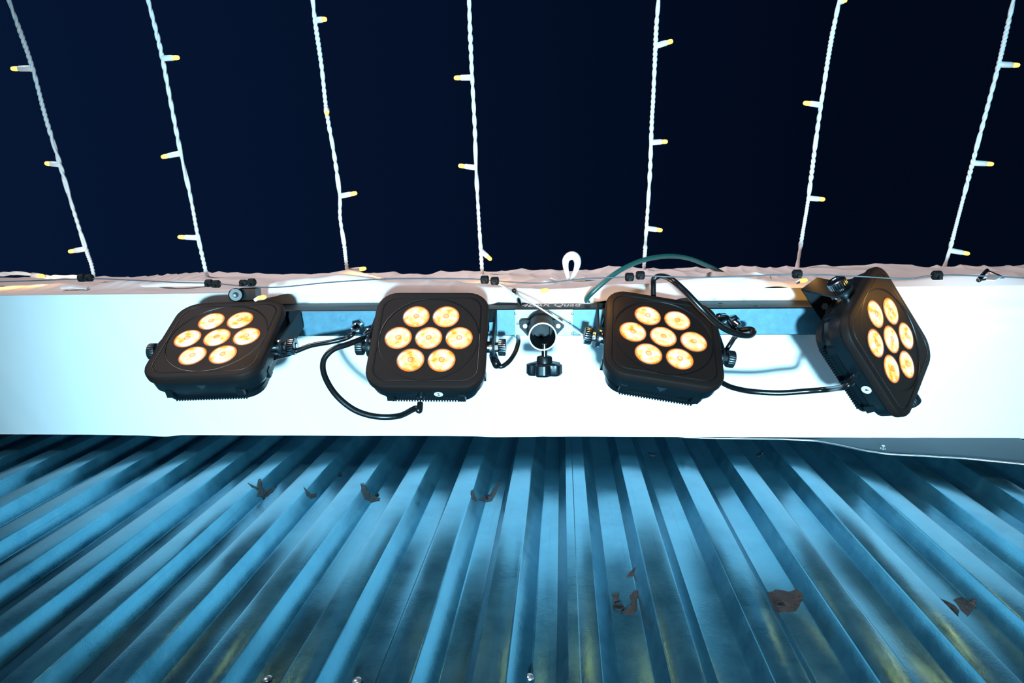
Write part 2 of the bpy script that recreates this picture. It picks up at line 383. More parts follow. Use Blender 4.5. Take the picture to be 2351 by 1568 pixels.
grid('front_cloth', fascia, 1300, 60, M['fold'], beam)
# back of the wrapped beam
grid('back_cloth', lambda u, v: Vector((lerp(XL, XR, u), yr(lerp(XL, XR, u)), ZS + v * HT)), 40, 4, M['cloth'], beam)
grid('top_cloth', lambda u, v: Vector((lerp(XL, XR, u), lerp(yf(lerp(XL, XR, u)) + .006, yr(lerp(XL, XR, u)), v), ZS + HT)), 40, 4, M['fold'], beam)
# hanging swags of cloth pinned to the front face (their undersides catch the uplight)
def swag(top, bot, h0, sag, label=None):
    """px outline of the front and back rims; the cloth sags between them"""
    def fn(u, v):
        x = lerp(top[0][0], top[-1][0], u); xb = lerp(bot[0][0], bot[-1][0], u)
        a = on_z(x, interp(top, x), h0); b = on_z(xb, interp(bot, xb), h0 - .012)
        p = a.lerp(b, v)
        p.z += -sag * math.sin(math.pi * v) * (.4 + .6 * math.sin(math.pi * u)) + .0025 * vnoise(u * 9 + v * 2, len(top) * 3) + .008 * (1 - v) ** 3
        return p
    o = grid('cloth_swag', fn, 40, 12, M['cloth'], beam); return solid(o, .0012)
swag([(690, 664), (707, 655), (712, 636), (797, 620), (860, 634), (884, 640)], [(692, 690), (712, 680), (790, 674), (884, 668)], HS + .11, .008)
swag([(1192, 690), (1212, 660), (1252, 644), (1275, 650), (1330, 690)], [(1190, 702), (1240, 700), (1330, 700)], HS + .08, .006)
swag([(1580, 648), (1610, 634), (1640, 624), (1664, 626), (1690, 633), (1738, 624), (1772, 634)], [(1590, 660), (1640, 664), (1700, 664), (1770, 660)], HS + .12, .008)
swag([(1112, 650), (1135, 648), (1160, 656), (1186, 676)], [(1112, 676), (1150, 688), (1186, 692)], HS + .09, .006)
swag([(250, 656), (330, 652), (400, 645), (474, 646)], [(260, 660), (400, 658), (474, 656)], HS + .10, .004)
swag([(500, 668), (512, 660), (530, 662), (545, 672)], [(496, 694), (520, 696), (546, 692)], HS + .06, .005)
swag([(140, 656), (165, 654), (200, 660)], [(140, 663), (170, 662), (200, 664)], HS + .06, .002)
# ---- metal flashing behind the beam, bowing down on the right
fl = root('flashing_strip', on_z(2050, 1030, HS - .02), 'bent grey metal flashing bowing down below the right end of the beam', 'flashing')
FLX = [(1560, 1004), (1650, 1006.5), (1800, 1008.5), (1870, 1012), (1920, 1021), (1980, 1034), (2040, 1043), (2120, 1047), (2220, 1053), (2351, 1066), (2480, 1082)]
def flash(u, v):
    px = lerp(1560, 2480, u); lowpx = interp(FLX, px)
    lo = on_y(px, lowpx, yr(.4) + .003); x = lo.x
    top = Vector((x, yr(x) + .002, ZS + .03))
    p = top.lerp(lo, v); p.y += -.004 * math.sin(v * math.pi) * u
    return p
solid(grid('flashing_sheet', flash, 70, 8, M['flash'], fl), .0012)
lip = MB().tube([flash(i / 70, 1) for i in range(71)], .0015, 6).build('rolled_edge', M['rivet'], fl, True)
p = flash((2040 - 1560) / 920, .8); MB().lathe(p + Vector((0, .002, 0)), (0, -1, -.2), [(0, .004), (.003, .004), (.003, .0028), (.008, .0026)], 12).build('bolt', M['rivet'], fl, 40)
# ================================================================== LIGHT BAR
HB = 1.03                                                # underside of the bar above the lens
bA = on_z(560, 713, HB); bB = on_z(1945, 705, HB)        # front bottom edge
bC = on_z(560, 772, HB); bD = on_z(1945, 768.5, HB)      # back bottom edge
hb = on_y(1245, 697, on_z(1245, 713, HB).y).z - CAMZ - HB
hb = max(.03, min(hb, HS - HB - .004)); ZB = CAMZ + HB
bar = root('light_bar', (bA + bD) / 2, 'long narrow black lighting bar under the beam with a pole socket at its middle', 'light bar')
xb = (bB - bA).normalized(); yb = ((bC - bA) - xb * (bC - bA).dot(xb)).normalized(); zb = Vector((0, 0, 1))
LB = (bB - bA).length; WB = ((bC - bA).length + (bD - bB).length) / 2
def bp(s, t, h=0.): return bA + xb * s + yb * t + zb * h
def bpx(px, py):                                         # px on the bar's underside -> (s, t)
    q = on_z(px, py, HB) - bA; return q.dot(xb), q.dot(yb)
mb = MB(); w_ = .0025
prof = [(0, .0015), (.0015, 0), (WB - .0015, 0), (WB, .0015), (WB, hb - .0015), (WB - .0015, hb), (.0015, hb), (0, hb - .0015)]
mb.loops([[bp(s, t, h) for t, h in prof] for s in (0, LB)]); mb.build('bar_body', M['metal'], bar)
mb = MB(); mb.add([bp(s, t, h) for h in (-.0009, .0004) for s, t in ((.004, .0016), (LB - .004, .0016), (LB - .004, WB - .0012), (.004, WB - .0012))],
                  [(0, 1, 2, 3), (7, 6, 5, 4), (0, 4, 5, 1), (1, 5, 6, 2), (2, 6, 7, 3), (3, 7, 4, 0)]); mb.build('underside_plate', M['barbottom'], bar, label='blue-grey plate closing the underside of the bar')
for s in (0, LB): MB().box(bp(s, WB / 2, hb / 2), .004, WB + .002, hb + .002, Matrix((xb, yb, zb)).transposed()).build('end_cap', M['plastic'], bar)
sa, _ = bpx(1183, 740); sb_, _ = bpx(1315, 740)
BM = Matrix((xb, yb, zb)).transposed()
MB().box(bp((sa + sb_) / 2, WB / 2, -.0014), sb_ - sa, WB - .002, .0012, BM).build('centre_plate', M['centreplate'], bar, label='brighter plate round the pole socket')
for px, py in ((1183, 719), (1183, 771), (1314, 719), (1314, 765), (1189, 742), (1309, 740)):
    s, t = bpx(px, py); MB().lathe(bp(s, t, -.0018), (0, 0, -1), [(0, .0022), (.0008, .0021), (.0014, .0012)], 10).build('screw', M['rivet'], bar, 40)
s, t = bpx(787, 731); MB().lathe(bp(s, t, -.0009), (0, 0, -1), [(0, .005), (.0006, .0048), (.0007, .0038), (.0002, .0036)], 20).build('punched_mark', M['barbottom'], bar, 40)
for px, py in ((1654, 697), (1735, 703)):
    q = on_y(px, py, bA.y - .0005); MB().lathe(q, -yb, [(0, .0032), (.001, .003), (.0012, .0016)], 12).build('front_screw', M['metal'], bar, 40)
# lettering on the front of the bar
q0 = bpx(1168, 713)[0]; q1 = bpx(1308, 713)[0]
TM = Matrix.Translation(bp((q0 + q1) / 2, -.0003, hb * .52)) @ Matrix((xb, zb, -yb)).transposed().to_4x4()
hh = hb * .55
lt = text('lettering', '4BAR Quad', hh * 1.25, M['print'], bar, TM, shear=.25, xs=1.0)
xsn = [v.co.x for v in lt.data.vertices]; kx = (q1 - q0) / (max(xsn) - min(xsn))
for v in lt.data.vertices: v.co.x *= kx
# pole socket, its flange and its star knob
sk = bpx(1243, 744); ps = bp(*sk)
zo = on_z(1246, 773, .925); ax = (zo - ps).normalized(); Ls = (zo - ps).length; rs = .0192
mb = MB(); mb.lathe(ps, ax, [(0, rs + .0035), (.016, rs + .0035), (.018, rs + .0005), (Ls, rs), (Ls, rs - .0012), (.012, rs - .0016), (.010, .0006)], 40, True, True)
sock = mb.build('pole_socket', M['metal'], bar, 35, label='black round pole socket pointing down')
mb = MB(); mb.lathe(ps + ax * (Ls - .0018), ax, [(0, rs + .0004), (.002, rs + .0004), (.002, rs - .0014), (0, rs - .0014)], 40, False, False); mb.build('socket_rim', M['white'], sock, 35, label='bright bare rim of the socket')
for sg in (-1, 1):
    e0 = ps + ax * .030
    mb = MB(); out = [(.012, -.011), (.030, -.010), (.033, -.006), (.033, .000), (.020, .014), (.012, .014)]
    L0 = [e0 + xb * (sg * a) + yb * b for a, b in out]; L1 = [p_ + zb * .003 for p_ in L0]
    mb.loops([L0, L1]); fl_ = mb.build('flange_ear', M['metal'], sock)
    MB().lathe(e0 + xb * (sg * .0245) + yb * -.002 - zb * .0006, (0, 0, 1), [(0, .0034), (.001, .0034)], 14).build('slot', M['white'], sock)
# star knob on the wall side
kp = at_d(1250, 826, w2p(zo - ax * .012)[2]); kdir = Vector((0, 1, -.06)).normalized(); kin = kp - kdir * .022
mb = MB(); mb.lathe(kin, kdir, [(0, .0042), (.030, .0042)], 14); mb.build('clamp_screw', M['chrome'], sock, 35, label='bright threaded clamp screw')
def star(q): return 1 + .13 * math.cos(5 * q) - .05 * math.cos(10 * q)
kb = MB(); kb.lathe(kp, kdir, [(.004, .018), (.006, .0232), (.018, .0236), (.021, .021), (.022, .004)], 70, True, True, wave=star)
knob = kb.build('star_knob', M['plastic'], sock, 38)
MB().lathe(kp - kdir * .005, kdir, [(0, .0095), (.002, .0108), (.012, .0112)], 28).build('knob_hub', M['plastic'], sock, 38)
# chrome cable connectors on the underside
def gland(px, py, tilt):
    s, t = bpx(px, py); a = bp(s, t, 0); d = (Vector((0, 0, -1)) + tilt).normalized()
    o = MB().lathe(a, d, [(0, .0095), (.003, .0095), (.003, .0078), (.009, .0078), (.011, .0062), (.018, .0056), (.022, .0036)], 6 * 4, wave=lambda q: 1).build('chrome_connector', M['chrome'], bar, 35, label='shiny chrome cable connector')
    MB().lathe(a + d * .0005, d, [(0, .0115), (.0028, .0115)], 6).build('hex_nut', M['chrome'], o)
    return a + d * .022
g1 = gland(824, 747, Vector((-.25, .25, 0))); g2 = gland(852, 760, Vector((-.25, .2, 0))); g3 = gland(1681, 738, Vector((.3, .2, 0))); g4 = gland(1655, 734, Vector((.2, -.3, 0)))
# ================================================================== FOUR LED PAR LIGHTS
S = .165
POSE = {1: ([[.9977, .0181, -.065], [.037, .659, .7513], [.0564, -.7519, .6568]], [-.4211, .0069, -.9732]),
        2: ([[.9992, .0266, -.0314], [-.0038, .8202, .5721], [.0409, -.5715, .8196]], [-.1176, .0058, -.9634]),
        3: ([[.987, .1209, .1059], [-.1607, .7205, .6745], [.0052, -.6828, .7306]], [.2129, .0076, -.9588]),
        4: ([[.5931, .5799, .5586], [-.7807, .5839, .2228], [-.197, -.5682, .799]], [.5096, .003, -.9146])}
YOKE = {1: (Vector((.05, .50, -.86)), .085), 2: (Vector((0, .56, -.83)), .078), 3: (Vector((0, .52, -.85)), .080), 4: (Vector((-.14, .27, -.95)), .085)}
def rsq(half, r, z, n=96):
    out = []
    for i in range(n):
        a = 2 * math.pi * (i + .5) / n; c, s_ = math.cos(a), math.sin(a)
        k = half / max(abs(c), abs(s_)); x, y = c * k, s_ * k; q = half - r
        if abs(x) > q and abs(y) > q:                    # ray onto the corner arc
            ox, oy = math.copysign(q, x), math.copysign(q, y); b = c * ox + s_ * oy
            k = b + math.sqrt(max(0, b * b - (ox * ox + oy * oy - r * r))); x, y = c * k, s_ * k
        out.append(Vector((x, y, z)))
    return out
def circ(r, z, n=96): return [Vector((r * math.cos(2 * math.pi * (i + .5) / n), r * math.sin(2 * math.pi * (i + .5) / n), z)) for i in range(n)]
H = S / 2; RC = S * .185
bez = MB().loops([rsq(H - .002, RC - .002, -.013), rsq(H, RC, -.011), rsq(H, RC, -.003), rsq(H - .0012, RC - .001, -.0008), rsq(H - .003, RC - .002, 0),
                  rsq(H - .0095, RC - .008, 0), rsq(H - .0100, RC - .0085, -.0011), rsq(H - .0108, RC - .009, -.0011), rsq(H - .0118, RC - .0095, -.0002),
                  circ(.434 * S, -.0002), circ(.431 * S, -.0012), circ(.427 * S, -.0026), circ(.42 * S, -.0026)], True, False)
def heat():
    m = MB(); n = 27
    m.loops([rsq(H * .86, RC * .8, -.046), rsq(H * .86, RC * .8, -.054), rsq(H * .80, RC * .7, -.056)])
    for i in range(n):
        x = lerp(-.050, .050, i / (n - 1)); hy = .0735
        m.box((x, 0, -.0505), .0020, 2 * hy, .006)
    return m
hous = MB().loops([rsq(H - .003, RC, -.010), rsq(H - .0022, RC, -.016), rsq(H - .003, RC, -.030), rsq(H - .0075, RC, -.032), rsq(H - .012, RC, -.047), rsq(H - .018, RC, -.049)])
TEMPLATE = {}
def part(name, mb_, mat_, parent, smooth=35, **k):
    """local-space part of a fixture; alike parts share mesh data"""
    o = mesh(name, mb_.v, mb_.f, mat_, None, smooth, center=True, **k); o.parent = parent; return o
def par_light(i, label, sticker, flipped):
    Rm, t = POSE[i]; Rm = Matrix(Rm); t = Vector(t)
    e = bpy.data.objects.new('par_light', None); COL.objects.link(e); e.empty_display_size = .05
    Wm = Matrix.Translation(C0 + RW @ t) @ (RW @ Rm).to_4x4(); e.matrix_world = Wm
    tag(e, label, 'stage light', 'square stage lights on the bar')
    def shared(name, make, mat_, loc=None, parent=None, smooth=35, **k):
        key = name
        if key not in TEMPLATE:
            o = part(name, make(), mat_, parent or e, smooth, **k); TEMPLATE[key] = (o.data, o.location.copy())
        else:
            me, l0 = TEMPLATE[key]; o = bpy.data.objects.new(name, me); COL.objects.link(o); o.parent = parent or e; o.location = l0
            for a, b in k.items(): o[a] = b
        if loc is not None: o.location = loc
        return o
    shared('front_bezel', lambda: bez, M['face'])
    shared('lens_panel', lambda: MB().loops([circ(.424 * S, -.0045), circ(.424 * S, -.0018), circ(.423 * S, -.0016)]), M['face'])
    def highlight_bead(loop): m_ = MB(); q = loop + [loop[0], loop[1]]; m_.tube(q, .00055, 5, False); return m_  # glossy beads added along the bezel groove to catch highlights
    shared('highlight_line', lambda: highlight_bead(rsq(H - .0104, RC - .0088, -.0004)), M['plastic'])
    shared('highlight_circle', lambda: highlight_bead(circ(.4285 * S, -.0009)), M['plastic'])
    hs_ = shared('housing', lambda: hous, M['plastic'])
    shared('heat_sink', heat, M['plastic'])
    for k, (x, y) in enumerate([(0, 0)] + [(.262 * S * math.cos(math.radians(60 * q)), .262 * S * math.sin(math.radians(60 * q))) for q in range(6)]):
        rad = .019
        ring = shared('lens_ring', lambda: MB().lathe((0, 0, 0), (0, 0, 1), [(0, rad + .0010), (.0012, rad + .0008), (.0014, rad), (.0002, rad - .0004)], 40, False, False), M['ring'], Vector((x, y, -.0016)))
        ln = shared('lens', lambda: MB().lathe((0, 0, -.0012), (0, 0, 1), [(0, rad - .0001), (.0012, rad - .0001), (.0019, rad * .85), (.0024, rad * .55), (.0026, rad * .2), (.00262, .0003)], 40), M['lens'], Vector((x, y, -.0008)))
    # moulded clips on the flanks
    for (x, y, a) in ((.30 * S, -H + .004, 0), (-.30 * S, -H + .004, 0), (.30 * S, H - .004, 0), (-.30 * S, H - .004, 0), (H - .004, -.26 * S, 1), (-H + .004, -.26 * S, 1), (H - .004, .26 * S, 1), (-H + .004, .26 * S, 1)):
        o = shared('clip_tab%d' % a, lambda: MB().box((0, 0, 0), .011 if not a else .006, .006 if not a else .011, .013, None, .8), M['plastic'], Vector((x, y, -.032)), smooth=False); o.name = 'clip_tab'
    # gland and sticker on the lower flank (or the upper flank when the lamp hangs the other way up)
    sg = 1 if flipped else -1
    shared('cable_gland', lambda: MB().lathe((0, 0, 0), (0, -1, 0), [(-.002, .0078), (.003, .0078), (.004, .006), (.012, .005), (.014, .0038)], 20), M['plastic'], Vector((-.035 * S, sg * (H - .004), -.024)))
    if flipped:
        for o in e.children:
            if o.name.startswith('cable_gland'): o.rotation_euler = (math.pi, 0, 0)
        tri = MB(); y = -H + .0024
        tri.add([(-.007, y, -.018), (.007, y, -.018), (0, y, -.026), (-.007, y - .0006, -.018), (.007, y - .0006, -.018), (0, y - .0006, -.026)], [(0, 1, 2), (5, 4, 3), (0, 3, 4, 1), (1, 4, 5, 2), (2, 5, 3, 0)])
        part('arrow_mark', tri, M['emboss'], hs_, False).location -= hs_.location
    if sticker:
        st = part('number_sticker', MB().lathe((.1 * S + .002, -H + .0026, -.0215), (0, -1, 0), [(0, .0062), (.0004, .0062)], 24), M['white'], e, False, label='round white sticker with a black number')
        TMx = Matrix.Translation(Vector((.1 * S + .002, -H + .0020, -.0215))) @ Matrix(((1, 0, 0), (0, 0, -1), (0, 1, 0))).to_4x4()
        tx = text('number', sticker, .0085, M['ink'], None, TMx, .0002); tx.parent = st; tx.location -= st.location
    # yoke: two arms and a cross plate, knobs at the pivots
    u, La = YOKE[i]; ul = (Rm.transposed() @ u); ul.x = 0; ul.normalize(); wl = Vector((1, 0, 0)).cross(ul)
    piv = Vector((0, 0, -.024)); ym = MB(); th = .0028; wd = .0145
    xo = H + .0075
    for s_ in (-1, 1):
        n = 14; out = [(-wd * math.sin(math.pi * k / n), -wd * math.cos(math.pi * k / n)) for k in range(n + 1)] + [(La, wd), (La, -wd)]
        L0 = [piv + Vector((s_ * xo - th / 2, 0, 0)) + ul * a + wl * b for a, b in out]; L1 = [p_ + Vector((th, 0, 0)) for p_ in L0]
        ym.loops([L0, L1])
    MBm = Matrix((Vector((1, 0, 0)), wl, ul)).transposed()
    ym.box(piv + ul * La, 2 * xo + th, 2 * wd, th, MBm)
    yk = part('yoke', ym, M['metal'], e, False)
    for s_ in (-1, 1):
        a = piv + Vector((s_ * (H - .003), 0, 0)); d = Vector((s_, 0, 0))
        o = part('washer', MB().lathe(a, d, [(0, .0085), (.006, .0085), (.006, .0135), (.009, .0135)], 24), M['steelknob'], yk); o.location -= yk.location
        kk = MB(); kk.lathe(a + d * .013, d, [(0, .007), (.005, .007), (.005, .0115), (.006, .0122), (.015, .0122), (.016, .0108), (.016, .006), (.0145, .0055)], 60, wave=lambda q: 1 + .018 * (1 if math.cos(30 * q) > 0 else -1))
        o = part('knurled_knob', kk, M['steelknob'] if (i, s_) in ((2, 1), (3, -1), (4, -1), (1, 1)) else M['plastic'], yk); o.location -= yk.location
    # two bolts that hold the cross plate to the bar
    for s_ in (-.3, .3):
        o = part('bolt', MB().lathe(piv + ul * (La + .001) + Vector((s_ * S, 0, 0)), -ul, [(0, .0052), (.0045, .0052)], 6), M['rivet'], yk, False); o.location -= yk.location
    return e, Wm
P1, W1 = par_light(1, 'square stage light tilted far over at the left end of the bar', None, True)
cl = MB(); pc = at_d(541, 677, 1.045); cd = (C0 - pc).normalized()
cl.lathe(pc, cd, [(-.03, .0105), (.006, .0105), (.008, .009), (.008, .0001)], 24); cl.lathe(pc + cd * .008, cd, [(0, .0042), (.002, .0036), (.0026, .0004)], 14)
cl.box(at_d(572, 678, 1.06), .030, .022, .02)
o = mesh('bar_clamp', [W1.inverted() @ v for v in cl.v], cl.f, M['plastic'], None, 35, label='black clamp behind the top edge'); o.parent = P1
P2, W2 = par_light(2, 'square stage light with sticker 2 on its lower edge', '2', False)
P3, W3 = par_light(3, 'square stage light leaning right with a black cable looping over its top', None, True)
P4, W4 = par_light(4, 'square stage light turned on its corner, sticker 4, at the right end', '4', False)
# ================================================================== CABLES
def cable(name, pts, r, mat_, label, cat='cable', n=10, m=10):
    P = smooth_path(pts, m); c = P[len(P) // 2]
    o = MB().tube(P, r, n).build(name, mat_, None, True); tag(o, label, cat, 'power cables on the light bar' if cat == 'cable' else None); return o
d1 = w2p(W1 @ Vector((H, 0, -.02)))[2]
cable('power_cable', [g1 + Vector((0, 0, .006)), at_d(812, 765, .995), at_d(795, 776, .99), at_d(760, 785, .985), at_d(715, 793, .985), at_d(680, 806, .985), at_d(652, 816, .985), at_d(610, 826, 1.0)], .0036, M['rubber'], 'short black cable from the chrome connector to the far-tilted left light')
e2 = W2 @ Vector((-.035 * S, -H - .010, -.024)); q2 = w2p(e2)
cable('power_cable', [g2 + Vector((0, 0, .006)), at_d(832, 777, .99), at_d(800, 790, .97), at_d(764, 803, .96), at_d(743, 828, .955), at_d(745, 862, .95), at_d(770, 905, .945), at_d(812, 940, .945), at_d(862, 956, .945), at_d(915, 955, .945), at_d(953, 938, q2[2] - .005), W2 @ Vector((-.035 * S, -H - .022, -.024)), e2], .0042, M['rubber'], 'black cable hanging in a wide loop into the light with sticker 2')
sl = bpx(1188, 772); lo_ = bp(*sl)
cable('power_cable', [lo_ + Vector((0, 0, .005)), at_d(1190, 785, 1.01), at_d(1184, 806, .99), at_d(1172, 826, .98), at_d(1157, 839, .975), at_d(1146, 841, .975), at_d(1138, 834, .985), at_d(1133, 818, 1.0), at_d(1131, 800, 1.02)], .0034, M['rubber'], 'short black cable hooking under the bar just left of the pole socket')
bt = MB().tube([at_d(1141, 838, .975), at_d(1137, 830, .985), at_d(1132.5, 816, 1.0)], .0062, 12).build('cable_boot', M['rubber'], None, True)
bt.parent = bpy.data.objects['power_cable.002']; bt.location = bt.location - bt.parent.location
e3 = W3 @ Vector((-.035 * S, H + .008, -.024)); q3 = w2p(e3)
cable('power_cable', [e3, at_d(1500, 655, q3[2] - .01), at_d(1502, 640, q3[2] - .02), at_d(1517, 634, q3[2] - .03), at_d(1540, 641, .94), at_d(1572, 668, .925), at_d(1610, 708, .92), at_d(1640, 737, .925), at_d(1668, 757, .93), at_d(1700, 769, .935), at_d(1722, 770, .945), at_d(1730, 762, .955), at_d(1722, 756, .965), at_d(1700, 757, .98), g3 + Vector((0, 0, .006))], .0042, M['rubber'], 'black cable looping over the top of the right-leaning light')
e4 = W4 @ Vector((-.035 * S, -H - .010, -.024)); q4 = w2p(e4)
cable('power_cable', [at_d(1625, 856, 1.02), at_d(1662, 881, 1.0), at_d(1690, 892, .985), at_d(1730, 899, .97), at_d(1790, 902, .96), at_d(1850, 898, .95), at_d(1900, 894, .94), at_d(1940, 888, q4[2]), e4], .0040, M['rubber'], 'black cable running level below the beam into the light with sticker 4')
cable('power_cable', [g4 + Vector((0, 0, .005)), at_d(1690, 765, 1.0), at_d(1684, 778, 1.0), at_d(1672, 797, 1.0), at_d(1660, 815, 1.01), at_d(1640, 830, 1.02)], .0036, M['rubber'], 'short straight black cable behind the right edge of the right-leaning light')
cable('power_cable', [bp(bpx(1375, 745)[0], .002, hb * .6), at_d(1356, 700, 1.09), at_d(1347, 688, 1.09), at_d(1362, 670, 1.08), at_d(1400, 637, 1.08), at_d(1440, 612, 1.09), at_d(1485, 595, 1.11), at_d(1535, 588, 1.14), at_d(1580, 593, 1.18), at_d(1620, 608, 1.22), at_d(1655, 625, 1.26), at_d(1690, 650, 1.29)], .0040, M['green'], 'dark green cable arching up over the beam edge above the right-leaning light')
cable('power_cable', [on_y(1180, 667, YF - .012), at_d(1187, 676, 1.13), at_d(1191, 690, 1.10), bp(bpx(1193, 720)[0], .006, hb * .5)], .0034, M['rubber'], 'short black cable coming out of the cloth into the bar, left of the printed lettering')
cable('zip_tie', [on_y(1134, 646, YF - .015), at_d(1160, 660, 1.12), at_d(1200, 683, 1.05), at_d(1250, 714, 1.0), at_d(1300, 746, .985), at_d(1352, 778, 1.0)], .0014, M['orange'], 'thin pale tie line stretched slantwise in front of the pole socket', 'tie')
# ================================================================== FAIRY LIGHTS
def d_on(y, d0): return 1 / (1 / d0 + (630 - y) / 630 * (1 / (.846 * d0) - 1 / d0))
def bulb(string, px, py, tx, ty, d, toward=0.):
    a = at_d(px, py, d); b = at_d(tx, ty, d - toward); L = (b - a).length; ax = (b - a).normalized()
    hold = MB().lathe(a - ax * .001, ax, [(0, .0040), (.002, .0056), (L * .62, .0052), (L * .66, .0046)], 14).build('bulb_holder', M['holder'], string, 40)
    MB().lathe(a + ax * (L * .62), ax, [(0, .0042), (L * .18, .0044), (L * .32, .0038), (L * .37, .0022), (L * .385, .0003)], 14).build('bulb', M['bulb'], hold, True, label='lit amber bulb tip')
def fairy(pts, bulbs, d0, label, dd=None, r=.0030):
    dfun = dd or (lambda y: d_on(y, d0))
    P = [at_d(x, y, dfun(y)) for x, y in pts]
    if dd is None:                                       # carry on overhead, past the frame
        v = (P[0] - P[1]).normalized(); P = [P[0] + v * 1.3, P[0] + v * .3] + P
    P = smooth_path(P, 14); rt = root('fairy_light_string', P[-1], label, 'fairy lights', 'white fairy light strings')
    # resample evenly, then twist two cores round each other
    Q = [P[0]]; step = .0022; acc = 0
    for a, b in zip(P, P[1:]):
        l = (b - a).length; t = step - acc
        while t <= l: Q.append(a.lerp(b, t / l)); t += step
        acc = (acc + l) % step
    side = Vector((1, 0, 0)); ph = random.random() * 6; cores = ([], [])
    for i, q in enumerate(Q):
        t = (Q[min(i + 1, len(Q) - 1)] - Q[max(i - 1, 0)]).normalized(); u = (side - t * side.dot(t)).normalized(); w = t.cross(u)
        a = ph + i * step / .048 * math.pi * 2 * (1 + .15 * vnoise(i * .02, len(pts))); rr = .0014 * (1 + .35 * vnoise(i * .05, 17))
        for k in (0, 1): cores[k].append(q + (u * math.cos(a + k * math.pi) + w * math.sin(a + k * math.pi)) * rr)
    for k in (0, 1): MB().tube(cores[k], r, 6).build('cord', M['pvc'], rt, True)
    for b in bulbs:
        bulb(rt, *b[:4], dfun(b[1]), b[4] if len(b) > 4 else 0)
    return rt
DS = 1.46
fairy([(20, 0), (42, 60), (75, 157), (105, 270), (138, 378), (165, 470), (197, 571), (209, 605), (216, 636)], [(73, 157, 25, 158), (138, 378, 103, 375), (197, 571, 157, 578)], DS, 'white fairy light string ending at the cluster of black clips left, three bulbs')
fairy([(340, 0), (358, 70), (373, 134), (395, 250), (415, 352), (437, 450), (455, 545), (477, 643)], [(373, 134, 412, 132), (414, 352, 370, 361), (455, 546, 408, 544)], DS, 'white fairy light string coming down to the clips left of the far-tilted light')
fairy([(718, 0), (723, 46), (738, 150), (750, 257), (768, 360), (780, 450), (781, 500), (790, 560), (797, 622)], [(727, 46, 749, 44, .01), (750, 250, 750, 262, .022), (781, 450, 820, 443), (800, 622, 841, 616)], DS, 'white fairy light string ending on the bright cloth swag between the two left lights')
fairy([(1077, 0), (1080, 90), (1084, 178), (1090, 290), (1093, 385), (1098, 480), (1104, 577), (1108, 645)], [(1084, 178, 1042, 179), (1093, 385, 1052, 380), (1105, 576, 1128, 597, .008)], DS, 'white fairy light string coming down behind the light with sticker 2')
fairy([(1512, 0), (1507, 60), (1505, 105), (1500, 220), (1496, 290), (1492, 400), (1484, 525), (1480, 590), (1477, 638)], [(1507, 105, 1545, 94), (1496, 327, 1533, 325), (1484, 524, 1521, 529)], DS, 'white fairy light string passing behind the arching green cable')
fairy([(1927, 0), (1907, 100), (1888, 220), (1875, 310), (1856, 455), (1842, 540), (1828, 628)], [(1928, 4, 1944, -1, .01), (1884, 241, 1844, 236), (1857, 455, 1894, 458)], DS, 'white fairy light string ending at the yoke of the corner-turned light')
fairy([(2327, 0), (2293, 148), (2262, 265), (2233, 374), (2205, 480), (2180, 575), (2166, 620)], [(2294, 148, 2341, 150), (2234, 374, 2281, 377), (2182, 575, 2226, 583)], DS, 'white fairy light string nearest the right edge, three bulbs all pointing right')
fairy([(-140, 636), (-60, 634), (0, 630), (40, 627), (75, 631), (110, 636), (150, 635), (192, 637)], [(75, 632, 100, 634, .02)], DS, 'white fairy light cord lying level along the beam top at the left edge', dd=lambda y: 1.40)
# warm glow of bulbs that lie close to the cloth, and a few bulbs tucked in it
for px, py, out, en in ((92, 638, .03, .6), (10, 640, .03, .35), (832, 632, .03, .6), (1122, 620, .03, .4), (1400, 655, .03, .5), (2222, 640, .03, .7), (2120, 655, .03, .5), (480, 672, .03, .35), (1120, 694, .03, .5)):
    lamp('bulb_glow', 'POINT', on_y(px, py - 6, YF - out * .8), en * .26, (1, .48, .09), None, .006)
TB = [(594, 684, .05, .3, 'single amber bulb just above the far-tilted light'), (1243, 668, .05, .8, 'single amber bulb under the cloth above the pole socket'), (1838, 645, .05, .6, 'single amber bulb below the clip beside the corner-turned yoke')]
for px, py, out, en, lb in TB:
    p = on_y(px, py, YF - .014)
    rt = root('fairy_light_bulb', p, lb, 'fairy lights', 'amber bulbs tucked in the cloth')
    hd = MB().lathe(p, (-1, .5, .15), [(.001, .002), (.002, .0026), (.007, .0024)], 12).build('bulb_holder', M['holder'], rt, 40)
    MB().lathe(p, (1, -.1, .1), [(-.001, .003), (.007, .0032), (.010, .0022), (.011, .0004)], 12).build('bulb', M['bulb'], rt, True)
    lamp('bulb_glow', 'POINT', p + Vector((.006, -.022, .006)), en * .16, (1, .50, .10), None, .006)
# ---- white cloth tie knotted over the wire
kt = root('cloth_tie', at_d(1312, 640, 1.28), 'white looped cloth tie standing above the beam edge over the pole socket', 'cloth tie')
def ribbon(pts, w, d, name):
    P = smooth_path([at_d(x, y, d - .0006 * i) for i, (x, y) in enumerate(pts)], 8)
    return MB().tube(P, w, 8).build(name, M['cloth'], kt, True)
ribbon([(1306, 646), (1303, 632), (1299, 614), (1299, 598), (1306, 589), (1315, 587), (1323, 592), (1326, 604), (1323, 618), (1317, 632), (1310, 646)], lambda t: .0036 + .0044 * math.sin(math.pi * t) ** 2, 1.28, 'loop')
ribbon([(1272, 650), (1286, 654), (1302, 649), (1318, 645), (1334, 642), (1344, 640)], .0036, 1.262, 'tail')
ribbon([(1262, 640), (1278, 646), (1296, 652), (1304, 648)], .003, 1.262, 'tail')
ribbon([(1305, 649), (1311, 647), (1315, 643)], .0055, 1.264, 'knot')
